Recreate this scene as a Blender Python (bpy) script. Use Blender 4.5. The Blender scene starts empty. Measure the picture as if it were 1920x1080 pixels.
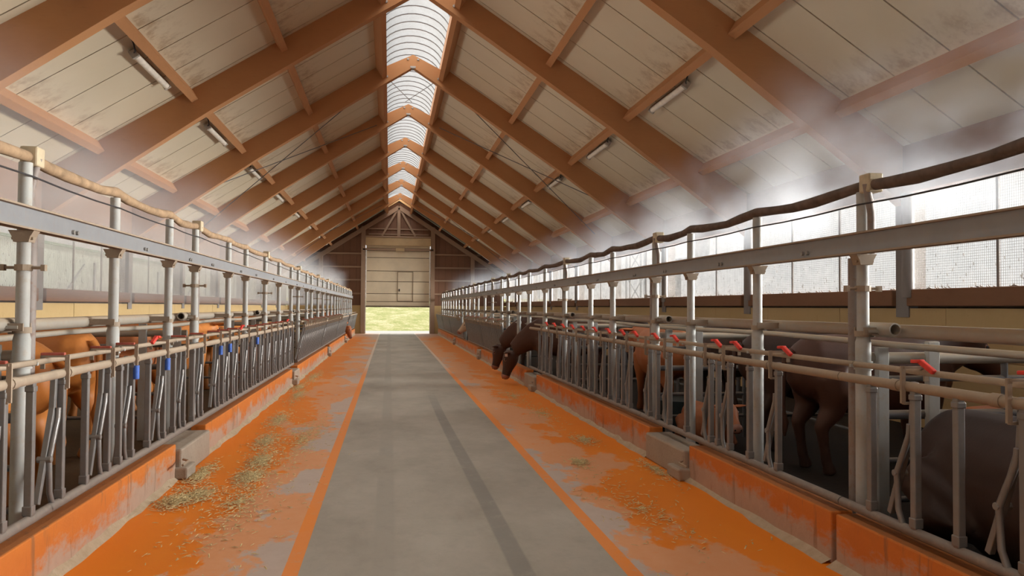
import bpy, bmesh, math, random
from mathutils import Vector, Matrix
random.seed(7)
C = bpy.context.scene.collection
sc = bpy.context.scene
PI = math.pi

# ------------------------------------------------------------------ camera
cd = bpy.data.cameras.new('camera'); cam = bpy.data.objects.new('camera', cd); C.objects.link(cam)
cd.sensor_width = 36.0; cd.lens = 36.0 * 1450.0 / 1920.0; cd.clip_end = 600
Rv = Vector((0.98768488, -0.15631797, 0.00657839)); Uv = Vector((-0.01035172, -0.023337, 0.99967406)); Fv = Vector((0.1561135, 0.98743105, 0.02466776))
cam.matrix_world = Matrix(((Rv.x, Uv.x, -Fv.x, 0), (Rv.y, Uv.y, -Fv.y, 0), (Rv.z, Uv.z, -Fv.z, 1.75), (0, 0, 0, 1)))
sc.camera = cam
# ------------------------------------------------------------------ light and exposure
sc.view_settings.view_transform = 'Standard'; sc.view_settings.look = 'None'
sc.view_settings.gamma = 1.0; sc.view_settings.use_curve_mapping = False
sc.view_settings.exposure = -0.06
sc.cycles.use_denoising = True
sc.cycles.max_bounces = 12; sc.cycles.diffuse_bounces = 6; sc.cycles.volume_bounces = 1
sc.cycles.transparent_max_bounces = 16; sc.cycles.sample_clamp_indirect = 6.0
sc.cycles.caustics_reflective = False; sc.cycles.caustics_refractive = False
W = bpy.data.worlds.new('sky'); sc.world = W; W.use_nodes = True
wn = W.node_tree.nodes; wl = W.node_tree.links; wn.clear()
wo = wn.new('ShaderNodeOutputWorld'); wb = wn.new('ShaderNodeBackground'); wl.new(wb.outputs[0], wo.inputs[0])
wt = wn.new('ShaderNodeTexCoord'); ws = wn.new('ShaderNodeSeparateXYZ'); wr = wn.new('ShaderNodeValToRGB')
wl.new(wt.outputs['Generated'], ws.inputs[0]); wl.new(ws.outputs[2], wr.inputs[0]); wl.new(wr.outputs[0], wb.inputs[0])
wr.color_ramp.elements[0].position = 0.0; wr.color_ramp.elements[0].color = (0.98, 0.98, 0.96, 1)
wr.color_ramp.elements[1].position = 0.9; wr.color_ramp.elements[1].color = (0.86, 0.93, 1.0, 1)
wb.inputs[1].default_value = 0.92
sd = bpy.data.lights.new('sun', 'SUN'); sun = bpy.data.objects.new('sun', sd); C.objects.link(sun)
sd.energy = 3.6; sd.angle = 0.03; sd.color = (1.0, 0.95, 0.86)
sun.rotation_euler = Vector((-0.5, -0.6, -1.0)).to_track_quat('-Z', 'Y').to_euler()

def daylight_fill(name, loc, rot, lx, ly, power, col, spread=PI):   # daylight: area lamp hidden from camera, added at openings to brighten the barn
    d = bpy.data.lights.new(name, 'AREA'); d.shape = 'RECTANGLE'; d.size = lx; d.size_y = ly; d.energy = power; d.color = col; d.spread = spread
    o = bpy.data.objects.new(name, d); C.objects.link(o); o.location = loc; o.rotation_euler = rot; o.visible_camera = False; return o
daylight_fill('window_daylight_right', (7.85, 21, 2.78), (0, PI / 2 - 0.05, 0), 1.5, 57, 3400, (1.0, 0.965, 0.90), 0.85)  # added lamp outside the right windows, aimed across at the left side
daylight_fill('window_daylight_left', (-6.18, 21, 2.74), (0, -PI / 2 - 0.38, 0), 1.36, 57, 200, (1.0, 0.97, 0.92), 0.95)  # added fill lamp, aimed up to brighten the right roof slope
daylight_fill('skylight_fill', (0.537, 21, 8.66), (0, 0, 0), 1.0, 57, 560, (1.0, 0.95, 0.87))  # added fill lamp just under the ridge glazing

# ------------------------------------------------------------------ materials
class NT:
    def __init__(s, name):
        s.m = bpy.data.materials.new(name); s.m.use_nodes = True
        s.t = s.m.node_tree; s.t.nodes.clear(); s.out = s.t.nodes.new('ShaderNodeOutputMaterial')
        s.geo = None
    def n(s, typ, **kw):
        nd = s.t.nodes.new('ShaderNode' + typ)
        for k, v in kw.items():
            if hasattr(nd, k) and not k.startswith('i_'): setattr(nd, k, v)
        return nd
    def lk(s, a, b): s.t.links.new(a, b)
    def put(s, sock, v):
        if hasattr(v, 'is_output'): s.lk(v, sock)
        elif isinstance(v, (tuple, list)) and len(v) == 3 and sock.type == 'RGBA': sock.default_value = (*v, 1)
        else: sock.default_value = v
    def pos(s):
        if s.geo is None: s.geo = s.n('NewGeometry')
        return s.geo.outputs['Position']
    def xyz(s):
        sp = s.n('SeparateXYZ'); s.lk(s.pos(), sp.inputs[0]); return sp.outputs[0], sp.outputs[1], sp.outputs[2]
    def nz(s): 
        s.pos(); sp = s.n('SeparateXYZ'); s.lk(s.geo.outputs['Normal'], sp.inputs[0]); return sp.outputs[2]
    def math(s, op, a, b=0.0, c=0.0, clamp=False):
        nd = s.n('Math'); nd.operation = op; nd.use_clamp = clamp
        s.put(nd.inputs[0], a); s.put(nd.inputs[1], b)
        if len(nd.inputs) > 2: s.put(nd.inputs[2], c)
        return nd.outputs[0]
    def ss(s, v, a, b):      # smoothstep from a to b (a may exceed b)
        nd = s.n('MapRange'); nd.interpolation_type = 'SMOOTHSTEP'
        flip = a > b
        if flip: a, b = b, a
        s.put(nd.inputs[0], v); nd.inputs[1].default_value = a; nd.inputs[2].default_value = b
        nd.inputs[3].default_value = 1.0 if flip else 0.0; nd.inputs[4].default_value = 0.0 if flip else 1.0
        return nd.outputs[0]
    def noise(s, scale, detail=4, rough=0.6, sc3=None, off=0.0):
        nd = s.n('TexNoise'); nd.inputs['Scale'].default_value = scale; nd.inputs['Detail'].default_value = detail; nd.inputs['Roughness'].default_value = rough
        mp = s.n('Mapping'); s.lk(s.pos(), mp.inputs[0]); mp.inputs['Location'].default_value = (off, off * 1.7, off * 0.3)
        if sc3: mp.inputs['Scale'].default_value = sc3
        s.lk(mp.outputs[0], nd.inputs[0]); return nd.outputs[0]
    def mix(s, f, a, b, mode='MIX'):
        nd = s.n('MixRGB'); nd.blend_type = mode; s.put(nd.inputs[0], f); s.put(nd.inputs[1], a); s.put(nd.inputs[2], b); return nd.outputs[0]
    def ramp(s, v, stops):
        nd = s.n('ValToRGB'); r = nd.color_ramp
        while len(r.elements) < len(stops): r.elements.new(0.5)
        for e, (p, c) in zip(r.elements, stops): e.position = p; e.color = (*c, 1)
        s.lk(v, nd.inputs[0]); return nd.outputs[0]
    def done(s, col, rough=0.7, metal=0.0, bump=None, bstr=0.3, bdist=0.01, spec=0.3):
        b = s.n('BsdfPrincipled'); s.put(b.inputs['Base Color'], col); s.put(b.inputs['Roughness'], rough); s.put(b.inputs['Metallic'], metal)
        b.inputs['Specular IOR Level'].default_value = spec
        if bump is not None:
            bp = s.n('Bump'); bp.inputs['Strength'].default_value = bstr; bp.inputs['Distance'].default_value = bdist
            s.lk(bump, bp.inputs['Height']); s.lk(bp.outputs[0], b.inputs['Normal'])
        s.lk(b.outputs[0], s.out.inputs[0]); return s.m

def simple(name, col, rough=0.6, metal=0.0, var=0.25, scale=6.0, spec=0.3):
    t = NT(name); n = t.noise(scale)
    a = tuple(c * (1 - var) for c in col); b = tuple(min(1, c * (1 + var)) for c in col)
    return t.done(t.ramp(n, [(0.3, a), (0.7, b)]), rough, metal, spec=spec)

LANE0, LANE1, KL, KR = -0.578, 1.564, -2.10, 3.02
def make_floor():
    t = NT('alley_concrete_and_orange_paint'); x, y, z = t.xyz()
    n1 = t.noise(0.9, 11, 0.66, (1.0, 0.55, 1)); n2 = t.noise(7, 8, 0.72, (1, 0.75, 1), 3.1); n3 = t.noise(1.3, 11, 0.66, (1, 0.55, 1), 9.7); n4 = t.noise(40, 3, 0.7)
    conc = t.ramp(n1, [(0.3, (0.30, 0.275, 0.23)), (0.5, (0.40, 0.37, 0.315)), (0.72, (0.48, 0.45, 0.395))])
    conc = t.mix(t.math('MULTIPLY', t.ss(n2, 0.45, 0.75), 0.35), conc, (0.29, 0.27, 0.235))
    # tyre track
    dx = t.math('ABSOLUTE', t.math('SUBTRACT', x, t.math('ADD', 0.86, t.math('MULTIPLY', t.math('SINE', t.math('MULTIPLY', y, 0.35)), 0.03))))
    trk = t.math('MULTIPLY', t.ss(dx, 0.085, 0.06), t.math('MULTIPLY', t.ss(y, 16.5, 12.5), t.ss(n2, 0.2, 0.5)))
    conc = t.mix(t.math('MULTIPLY', trk, 0.6), conc, (0.20, 0.195, 0.18))
    dx2 = t.math('ABSOLUTE', t.math('SUBTRACT', x, -0.02)); trk2 = t.math('MULTIPLY', t.ss(dx2, 0.10, 0.06), t.ss(n1, 0.4, 0.6))
    conc = t.mix(t.math('MULTIPLY', trk2, 0.22), conc, (0.14, 0.14, 0.125))
    # orange feed strips
    tl = t.math('DIVIDE', t.math('SUBTRACT', x, KL), LANE0 - KL); tr = t.math('DIVIDE', t.math('SUBTRACT', KR, x), KR - LANE1)
    tt = t.math('MINIMUM', tl, tr)                      # 0 at kerb, 1 at lane; >1 in the lane
    strip = t.ss(tt, 1.004, 0.996)
    grey = t.mix(n2, (0.46, 0.405, 0.365), (0.60, 0.54, 0.49))
    fade = t.mix(n2, (0.74, 0.31, 0.12), (0.78, 0.41, 0.22))
    bright = t.mix(n3, (0.80, 0.205, 0.005), (0.92, 0.29, 0.012))
    wear = t.math('ADD', tt, t.math('MULTIPLY', t.math('SUBTRACT', n3, 0.5), 2.3))
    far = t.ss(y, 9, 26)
    org = t.mix(t.ss(wear, 0.46, 0.58), bright, fade)
    g2 = t.math('ADD', t.math('SUBTRACT', n1, 0.5), t.math('MULTIPLY', t.math('SUBTRACT', tt, 0.72), 0.33))
    org = t.mix(t.math('MULTIPLY', t.ss(t.math('SUBTRACT', g2, t.math('MULTIPLY', t.ss(x, 1, 2), 0.05)), 0.012, 0.055), 0.88), org, grey)
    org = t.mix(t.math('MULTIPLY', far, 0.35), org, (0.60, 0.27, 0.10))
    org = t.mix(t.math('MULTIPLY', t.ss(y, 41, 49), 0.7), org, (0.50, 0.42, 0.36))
    org = t.mix(t.math('MULTIPLY', t.ss(n2, 0.66, 0.74), 0.5), org, (0.22, 0.17, 0.07))
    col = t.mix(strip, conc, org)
    le = t.math('MINIMUM', t.math('ABSOLUTE', t.math('SUBTRACT', x, LANE0 - 0.045)), t.math('ABSOLUTE', t.math('SUBTRACT', x, LANE1 + 0.045)))
    wid = t.math('ADD', t.math('MULTIPLY', t.ss(y, 26, 20), 0.014), 0.038)
    lm = t.math('MULTIPLY', t.math('LESS_THAN', le, wid), t.math('ADD', t.math('MULTIPLY', t.ss(n2, 0.25, 0.45), 0.7), 0.3))
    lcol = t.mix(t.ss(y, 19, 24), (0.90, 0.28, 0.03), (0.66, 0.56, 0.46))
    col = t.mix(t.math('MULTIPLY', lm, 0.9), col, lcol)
    return t.done(col, 0.62, 0, t.math('ADD', n2, t.math('MULTIPLY', n4, 0.5)), 0.25, 0.006, 0.35)
M = {}
M['floor'] = make_floor()
def make_kerb():
    t = NT('orange_kerb_paint'); x, y, z = t.xyz(); n = t.noise(2.2, 6, 0.7, (1, 1, 2)); n2 = t.noise(9, 5, 0.7); nv = t.noise(5, 4, 0.7, (3, 2.2, 0.25), 5)
    o = t.mix(n, (0.50, 0.15, 0.035), (0.68, 0.225, 0.035))
    w = t.ss(t.math('ADD', n, t.math('MULTIPLY', t.math('SUBTRACT', 0.20, z), 1.3)), 0.43, 0.62)
    c = t.mix(t.math('MULTIPLY', w, 0.85), o, t.mix(n2, (0.36, 0.30, 0.25), (0.50, 0.41, 0.34)))
    c = t.mix(t.math('MULTIPLY', t.ss(nv, 0.56, 0.7), 0.6), c, (0.20, 0.11, 0.06))
    c = t.mix(t.ss(z, 0.352, 0.359), c, (0.13, 0.09, 0.06))
    return t.done(c, 0.75, 0, n2, 0.5, 0.01)
M['kerb'] = make_kerb()
def make_conc(name, a, b, scale=3):
    t = NT(name); n = t.noise(scale, 6, 0.7); n2 = t.noise(scale * 8, 4, 0.7)
    c = t.mix(n, a, b); c = t.mix(t.math('MULTIPLY', t.ss(n2, 0.5, 0.8), 0.4), c, tuple(v * 0.5 for v in a))
    return t.done(c, 0.85, 0, n2, 0.5, 0.01)
M['block'] = make_conc('bare_kerb_concrete', (0.30, 0.25, 0.20), (0.44, 0.38, 0.31))
M['fillet'] = make_conc('pale_kerb_mortar', (0.34, 0.24, 0.14), (0.62, 0.54, 0.41), 9)
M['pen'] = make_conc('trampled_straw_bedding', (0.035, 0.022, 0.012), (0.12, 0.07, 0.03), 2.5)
M['pen_shaded'] = make_conc('shaded_pen_bedding', (0.007, 0.005, 0.004), (0.026, 0.018, 0.012), 2.5)  # pen floor darkened in colour to paint the shade of the right pens
M['yard'] = make_conc('outside_yard_concrete', (0.55, 0.53, 0.50), (0.70, 0.68, 0.65), 1)
def make_steel(name, a, b, dust, up=0.8, rough=0.5, metal=0.35, amt=0.5):
    t = NT(name); n = t.noise(5, 5, 0.7); n2 = t.noise(17, 4, 0.7, None, 4); nz = t.nz()
    c = t.mix(n, a, b)
    d = t.math('ADD', t.math('MULTIPLY', t.ss(nz, 0.1, 0.8), up), t.math('MULTIPLY', t.ss(n2, 0.5, 0.68), amt), clamp=True)
    c = t.mix(d, c, dust)
    r = t.math('ADD', rough, t.math('MULTIPLY', d, 0.3)); mt = t.math('MULTIPLY', t.math('SUBTRACT', 1.0, d), metal)
    return t.done(c, r, mt, n2, 0.15, 0.004)
DUST = (0.40, 0.31, 0.22)
M['post'] = make_steel('galvanised_post_steel', (0.35, 0.37, 0.37), (0.47, 0.48, 0.47), (0.40, 0.33, 0.25), 0.7, 0.62, 0.0, 0.4)
M['beam'] = make_steel('galvanised_beam_steel', (0.25, 0.265, 0.29), (0.34, 0.355, 0.38), DUST, 0.9, 0.5, 0.25, 0.15)
M['rail'] = make_steel('dusty_neck_rail_steel', (0.27, 0.215, 0.165), (0.37, 0.305, 0.235), (0.40, 0.325, 0.245), 0.8, 0.7, 0.0, 0.5)
M['bar'] = make_steel('polished_headlock_steel', (0.155, 0.155, 0.158), (0.28, 0.275, 0.27), (0.21, 0.175, 0.145), 0.4, 0.34, 0.35, 0.4)
M['barlow'] = make_steel('muddy_lower_rail_steel', (0.15, 0.13, 0.12), (0.25, 0.22, 0.20), (0.30, 0.25, 0.21), 0.4, 0.55, 0.1, 0.5)
M['pipe'] = make_steel('big_galvanised_pipe', (0.31, 0.295, 0.265), (0.42, 0.39, 0.335), (0.42, 0.33, 0.235), 0.7, 0.5, 0.15, 0.4)
M['gate'] = make_steel('dark_divider_steel', (0.10, 0.105, 0.12), (0.17, 0.17, 0.18), (0.24, 0.19, 0.14), 0.7, 0.5, 0.3, 0.3)
M['channel'] = make_steel('rusty_drop_pipe_steel', (0.20, 0.17, 0.16), (0.32, 0.29, 0.28), (0.24, 0.15, 0.11), 0.3, 0.6, 0.1, 0.6)
M['hoseL'] = simple('tan_dusted_hose_wrap', (0.31, 0.215, 0.135), 0.85, 0, 0.3, 9)
M['hoseR'] = simple('shade_darkened_hose_wrap', (0.12, 0.085, 0.068), 0.8, 0, 0.3, 9)  # hose wrap with its backlit shade put into the colour
M['box'] = simple('cream_plastic_box', (0.48, 0.41, 0.29), 0.6, 0, 0.15, 12)
M['wire'] = simple('dark_cable_rubber', (0.035, 0.035, 0.04), 0.6)
M['red'] = simple('red_latch_plastic', (0.68, 0.055, 0.04), 0.5, 0, 0.2, 14)
M['redd'] = simple('dusty_red_latch_plastic', (0.40, 0.10, 0.07), 0.7, 0, 0.3, 20)
M['blue'] = simple('blue_sleeve_plastic', (0.05, 0.13, 0.48), 0.5)
M['gal'] = simple('grey_bolt_steel', (0.34, 0.33, 0.32), 0.5, 0.3)
def make_wood(name, a, b, dirt, grain=(1, 1, 1), rough=0.7):
    t = NT(name); n = t.noise(1.4, 5, 0.6); n2 = t.noise(6, 6, 0.7, grain)
    c = t.mix(t.math('ADD', t.math('MULTIPLY', n, 0.5), t.math('MULTIPLY', n2, 0.5)), a, b)
    c = t.mix(t.math('MULTIPLY', t.ss(n2, 0.56, 0.75), 0.45), c, dirt)
    return t.done(c, rough, 0, n2, 0.2, 0.004)
M['glulam'] = make_wood('dusty_glulam_timber', (0.39, 0.185, 0.08), (0.54, 0.28, 0.128), (0.31, 0.155, 0.075), (0.6, 3, 3))
M['purlin'] = make_wood('reddish_purlin_timber', (0.38, 0.18, 0.08), (0.53, 0.27, 0.122), (0.28, 0.14, 0.07), (3, 0.5, 3))
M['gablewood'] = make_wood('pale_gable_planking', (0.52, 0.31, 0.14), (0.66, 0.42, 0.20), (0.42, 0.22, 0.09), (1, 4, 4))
M['brown'] = make_wood('brown_gable_cladding', (0.19, 0.10, 0.065), (0.27, 0.15, 0.10), (0.09, 0.05, 0.035), (5, 1, 0.6))
M['girt'] = make_wood('grey_brown_girt_timber', (0.30, 0.20, 0.14), (0.42, 0.30, 0.215), (0.2, 0.13, 0.09), (1, 1, 1))
M['sill'] = make_wood('dark_sill_timber', (0.20, 0.095, 0.05), (0.30, 0.16, 0.09), (0.12, 0.06, 0.04), (3, 0.6, 3))
M['ply'] = make_wood('ochre_plywood', (0.50, 0.355, 0.165), (0.64, 0.48, 0.25), (0.40, 0.25, 0.10), (2, 1.2, 0.8))
M['column'] = make_wood('grey_column_timber', (0.21, 0.195, 0.19), (0.31, 0.29, 0.28), (0.15, 0.13, 0.12), (2, 2, 0.6))
RX, RZ, RM = 0.537, 8.51, 0.6417          # ridge x, roof underside height at ridge, slope
def make_panel():
    t = NT('cream_roof_panel_with_mould'); x, y, z = t.xyz()
    d = t.math('ABSOLUTE', t.math('SUBTRACT', x, RX))
    n = t.noise(3.5, 6, 0.75, (0.7, 1, 1)); n2 = t.noise(14, 5, 0.75, (0.5, 1.6, 1), 2); n3 = t.noise(0.9, 3, 0.6)
    c = t.mix(n3, (0.58, 0.51, 0.375), (0.67, 0.60, 0.46))
    m = None
    for k in (2.68, 4.29, 5.91):
        e = t.math('SUBTRACT', k - 0.05, d)             # distance up-slope of a purlin
        g = t.math('MULTIPLY', t.ss(e, 0.0, 0.05), t.ss(e, 0.75, 0.05))
        m = g if m is None else t.math('MAXIMUM', m, g)
    st = t.math('MULTIPLY', m, t.ss(t.math('ADD', n, t.math('MULTIPLY', m, 0.13)), 0.54, 0.78))
    c = t.mix(t.math('MULTIPLY', st, 0.62), c, (0.27, 0.165, 0.075))
    c = t.mix(t.math('MULTIPLY', t.ss(n2, 0.63, 0.74), t.math('ADD', 0.2, t.math('MULTIPLY', m, 0.5))), c, (0.22, 0.135, 0.06))
    jy = t.math('FRACT', t.math('ADD', y, 0.5))
    jd = t.math('ABSOLUTE', t.math('SUBTRACT', jy, 0.5))
    c = t.mix(t.math('MULTIPLY', t.ss(t.math('SUBTRACT', jd, t.math('MULTIPLY', n2, 0.05)), 0.0, -0.03), 0.5), c, (0.28, 0.18, 0.09))
    return t.done(c, 0.42, 0, n, 0.05, 0.01, 0.45)
M['panel'] = make_panel()
M['roofdark'] = simple('roof_outer_sheet', (0.10, 0.07, 0.05), 0.8)
def make_sky():
    t = NT('translucent_ridge_sheet'); n = t.noise(2.6, 8, 0.8, (1.2, 1, 1)); n2 = t.noise(20, 5, 0.8, (1, 2.2, 1))
    c = t.mix(t.math('MULTIPLY', t.ss(n2, 0.52, 0.7), 0.55), t.mix(n, (0.42, 0.405, 0.39), (0.66, 0.66, 0.66)), (0.24, 0.20, 0.165))
    tr = t.n('BsdfTranslucent'); t.put(tr.inputs[0], c); df = t.n('BsdfDiffuse'); t.put(df.inputs[0], (0.7, 0.68, 0.65))
    mx = t.n('MixShader'); mx.inputs[0].default_value = 0.12; t.lk(tr.outputs[0], mx.inputs[1]); t.lk(df.outputs[0], mx.inputs[2]); t.lk(mx.outputs[0], t.out.inputs[0]); return t.m
M['skylight'] = make_sky()
M['rib'] = simple('grey_skylight_rib', (0.36, 0.36, 0.37), 0.6, 0.0)
M['net'] = simple('pale_netting_plastic', (0.60, 0.59, 0.57), 0.7, 0, 0.3, 5)
M['lamp'] = simple('milky_lamp_cover', (0.80, 0.76, 0.68), 0.35, 0, 0.12, 8)
M['lampbody'] = simple('grey_lamp_tray', (0.40, 0.37, 0.33), 0.6)
M['door'] = simple('cream_door_panel', (0.74, 0.65, 0.49), 0.6, 0, 0.1, 0.8)
M['doorhead'] = simple('ochre_door_header', (0.52, 0.38, 0.22), 0.7, 0, 0.12, 1.2)
M['seam'] = simple('dark_door_seam', (0.16, 0.12, 0.08), 0.7)
M['jamb'] = simple('pale_metal_jamb', (0.55, 0.52, 0.48), 0.5)
def make_grass():
    t = NT('sunlit_grass_bank'); n = t.noise(0.7, 6, 0.75); n2 = t.noise(6, 5, 0.8)
    c = t.ramp(t.math('ADD', t.math('MULTIPLY', n, 0.6), t.math('MULTIPLY', n2, 0.4)), [(0.36, (0.26, 0.34, 0.09)), (0.5, (0.52, 0.50, 0.20)), (0.6, (0.80, 0.72, 0.45))])
    return t.done(c, 0.9, 0, n2, 0.6, 0.05)
M['grass'] = make_grass()
M['straw'] = simple('chopped_dry_hay', (0.62, 0.50, 0.26), 0.9, 0, 0.35, 30)
M['shed'] = simple('pale_green_sheet_metal', (0.60, 0.66, 0.60), 0.6, 0, 0.08, 0.8)
M['shedroof'] = simple('grey_green_roof_sheet', (0.30, 0.42, 0.32), 0.6)
M['mast'] = simple('grey_mast_steel', (0.36, 0.38, 0.40), 0.6)
def make_coat(name, a, b, rough=0.55):
    t = NT(name); n = t.noise(2.5, 5, 0.6); n2 = t.noise(38, 3, 0.6, (1, 1, 0.4))
    c = t.mix(n, a, b); c = t.mix(t.math('MULTIPLY', n2, 0.3), c, tuple(v * 0.6 for v in a))
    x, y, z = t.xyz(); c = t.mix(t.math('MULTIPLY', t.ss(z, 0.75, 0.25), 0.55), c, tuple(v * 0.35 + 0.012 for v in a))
    return t.done(c, rough, 0, n2, 0.2, 0.006, 0.35)
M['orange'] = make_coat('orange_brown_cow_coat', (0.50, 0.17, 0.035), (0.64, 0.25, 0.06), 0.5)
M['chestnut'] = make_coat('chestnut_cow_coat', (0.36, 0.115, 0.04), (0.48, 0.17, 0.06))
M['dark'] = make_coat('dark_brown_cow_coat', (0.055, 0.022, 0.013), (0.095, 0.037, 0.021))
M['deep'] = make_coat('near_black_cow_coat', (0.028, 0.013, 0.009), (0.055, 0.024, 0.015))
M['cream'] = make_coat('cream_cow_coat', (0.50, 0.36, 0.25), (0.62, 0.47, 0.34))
M['eye'] = simple('dark_cow_eye', (0.01, 0.008, 0.006), 0.15, spec=0.6)
M['muzzle'] = simple('pinkish_muzzle_skin', (0.30, 0.15, 0.11), 0.4)
M['horn'] = simple('pale_horn', (0.55, 0.46, 0.33), 0.5)
M['tag'] = simple('pale_ear_tag', (0.80, 0.62, 0.55), 0.5)
M['tub'] = simple('dark_water_tub', (0.03, 0.045, 0.05), 0.5)

# ------------------------------------------------------------------ mesh helpers
class MB:
    def __init__(s): s.v = []; s.f = []
    def add(s, vs, fs):
        o = len(s.v); s.v += [tuple(v) for v in vs]; s.f += [tuple(i + o for i in f) for f in fs]; return s
    def box(s, x0, x1, y0, y1, z0, z1):
        return s.add([(x0,y0,z0),(x1,y0,z0),(x1,y1,z0),(x0,y1,z0),(x0,y0,z1),(x1,y0,z1),(x1,y1,z1),(x0,y1,z1)],
              [(0,3,2,1),(4,5,6,7),(0,1,5,4),(1,2,6,5),(2,3,7,6),(3,0,4,7)])
    def bar(s, p, q, w, h, up=(0, 0, 1)):            # rectangular bar from p to q
        p = Vector(p); q = Vector(q); d = (q - p).normalized(); u = Vector(up)
        if abs(d.dot(u)) > 0.98: u = Vector((0, 1, 0)) if abs(d.y) < 0.9 else Vector((1, 0, 0))
        r = d.cross(u).normalized() * (w / 2); u = r.cross(d).normalized() * (h / 2)
        vs = [a + b for a in (p, q) for b in (-r - u, r - u, r + u, -r + u)]
        return s.add(vs, [(0,1,2,3),(7,6,5,4),(0,4,5,1),(1,5,6,2),(2,6,7,3),(3,7,4,0)])
    def tube(s, pts, r, n=8, cap=True):
        pts = [Vector(p) for p in pts]; rs = r if isinstance(r, (list, tuple)) else [r] * len(pts)
        vs = []; u = None
        for i, p in enumerate(pts):
            d = (pts[min(i + 1, len(pts) - 1)] - pts[max(i - 1, 0)]).normalized()
            if u is None:
                u = Vector((0, 0, 1)) if abs(d.z) < 0.9 else Vector((1, 0, 0))
            u = (u - d * u.dot(d)).normalized(); w = d.cross(u)
            for k in range(n):
                a = 2 * PI * k / n; rr = rs[i]
                if isinstance(rr, tuple): vs.append(p + u * math.cos(a) * rr[1] + w * math.sin(a) * rr[0])
                else: vs.append(p + (u * math.cos(a) + w * math.sin(a)) * rr)
        fs = []
        for i in range(len(pts) - 1):
            for k in range(n):
                a = i * n + k; b = i * n + (k + 1) % n; fs.append((a, b, b + n, a + n))
        if cap: fs.append(tuple(range(n - 1, -1, -1))); o = (len(pts) - 1) * n; fs.append(tuple(range(o, o + n)))
        return s.add(vs, fs)
    def ring(s, p, q, ro, ri, n=14):                 # open pipe end
        p = Vector(p); q = Vector(q); d = (q - p).normalized(); u = Vector((0, 0, 1)); u = (u - d * u.dot(d)).normalized(); w = d.cross(u)
        vs = []
        for c, r in ((p, ri), (p, ro), (q, ro), (q, ri)):
            for k in range(n): a = 2 * PI * k / n; vs.append(c + (u * math.cos(a) + w * math.sin(a)) * r)
        fs = []
        for j in range(4):
            for k in range(n): a = j * n + k; b = j * n + (k + 1) % n; c2 = ((j + 1) % 4) * n; fs.append((a, b, c2 + (k + 1) % n, c2 + k))
        return s.add(vs, fs)
    def prism(s, poly, y0, y1):                      # poly in x,z extruded along y
        n = len(poly); vs = [(x, y0, z) for x, z in poly] + [(x, y1, z) for x, z in poly]
        return s.add(vs, [tuple(range(n)), tuple(range(2 * n - 1, n - 1, -1))] + [(i, (i + n), (i + 1) % n + n, (i + 1) % n) for i in range(n)])
    def sphere(s, c, r, nu=10, nv=7):
        c = Vector(c); r = r if isinstance(r, tuple) else (r, r, r); vs = [c + Vector((0, 0, r[2]))]; fs = []
        for j in range(1, nv):
            for i in range(nu):
                a = 2 * PI * i / nu; b = PI * j / nv; vs.append(c + Vector((r[0] * math.sin(b) * math.cos(a), r[1] * math.sin(b) * math.sin(a), r[2] * math.cos(b))))
        vs.append(c - Vector((0, 0, r[2])))
        for i in range(nu): fs.append((0, 1 + i, 1 + (i + 1) % nu))
        for j in range(nv - 2):
            for i in range(nu): a = 1 + j * nu + i; b = 1 + j * nu + (i + 1) % nu; fs.append((a, a + nu, b + nu, b))
        l = len(vs) - 1
        for i in range(nu): fs.append((l, 1 + (nv - 2) * nu + (i + 1) % nu, 1 + (nv - 2) * nu + i))
        return s.add(vs, fs)
    def mesh(s, name, mat, smooth=False, bevel=0.0):
        me = bpy.data.meshes.new(name); me.from_pydata(s.v, [], s.f)
        bm = bmesh.new(); bm.from_mesh(me)
        if bevel: bmesh.ops.bevel(bm, geom=bm.edges[:], offset=bevel, segments=2, affect='EDGES', profile=0.5)
        bmesh.ops.recalc_face_normals(bm, faces=bm.faces[:]); bm.to_mesh(me); bm.free()
        me.materials.append(M[mat] if isinstance(mat, str) else mat)
        if smooth:
            me.polygons.foreach_set('use_smooth', [True] * len(me.polygons))
            try: me.set_sharp_from_angle(angle=0.9)
            except Exception: pass
        return me
    def build(s, name, mat, parent=None, smooth=False, bevel=0.0):
        return link(name, s.mesh(name, mat, smooth, bevel), parent)
def link(name, me, parent=None, loc=None):
    o = bpy.data.objects.new(name, me); C.objects.link(o)
    if parent: o.parent = parent
    if loc: o.location = loc
    return o
def empty(name, loc=(0, 0, 0), rz=0.0):
    o = bpy.data.objects.new(name, None); o.empty_display_size = 0.1; o.location = loc; o.rotation_euler = (0, 0, rz); C.objects.link(o); return o
def tag(o, label, cat, group=None):
    o['label'] = label; o['category'] = cat
    if group: o['group'] = group
    return o
def struct(o, label=None):
    o['kind'] = 'structure'
    if label: o['label'] = label
    return o
ORD = ['nearest', 'second', 'third', 'fourth', 'fifth', 'sixth', 'seventh', 'eighth', 'ninth', 'tenth', 'eleventh', 'twelfth', 'thirteenth', 'fourteenth', 'fifteenth', 'sixteenth',
 'seventeenth', 'eighteenth', 'nineteenth', 'twentieth', 'twenty-first', 'twenty-second', 'twenty-third', 'twenty-fourth', 'twenty-fifth', 'twenty-sixth', 'twenty-seventh', 'twenty-eighth', 'twenty-ninth', 'thirtieth']
SIDES = {-1: 'left', 1: 'right'}

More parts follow.
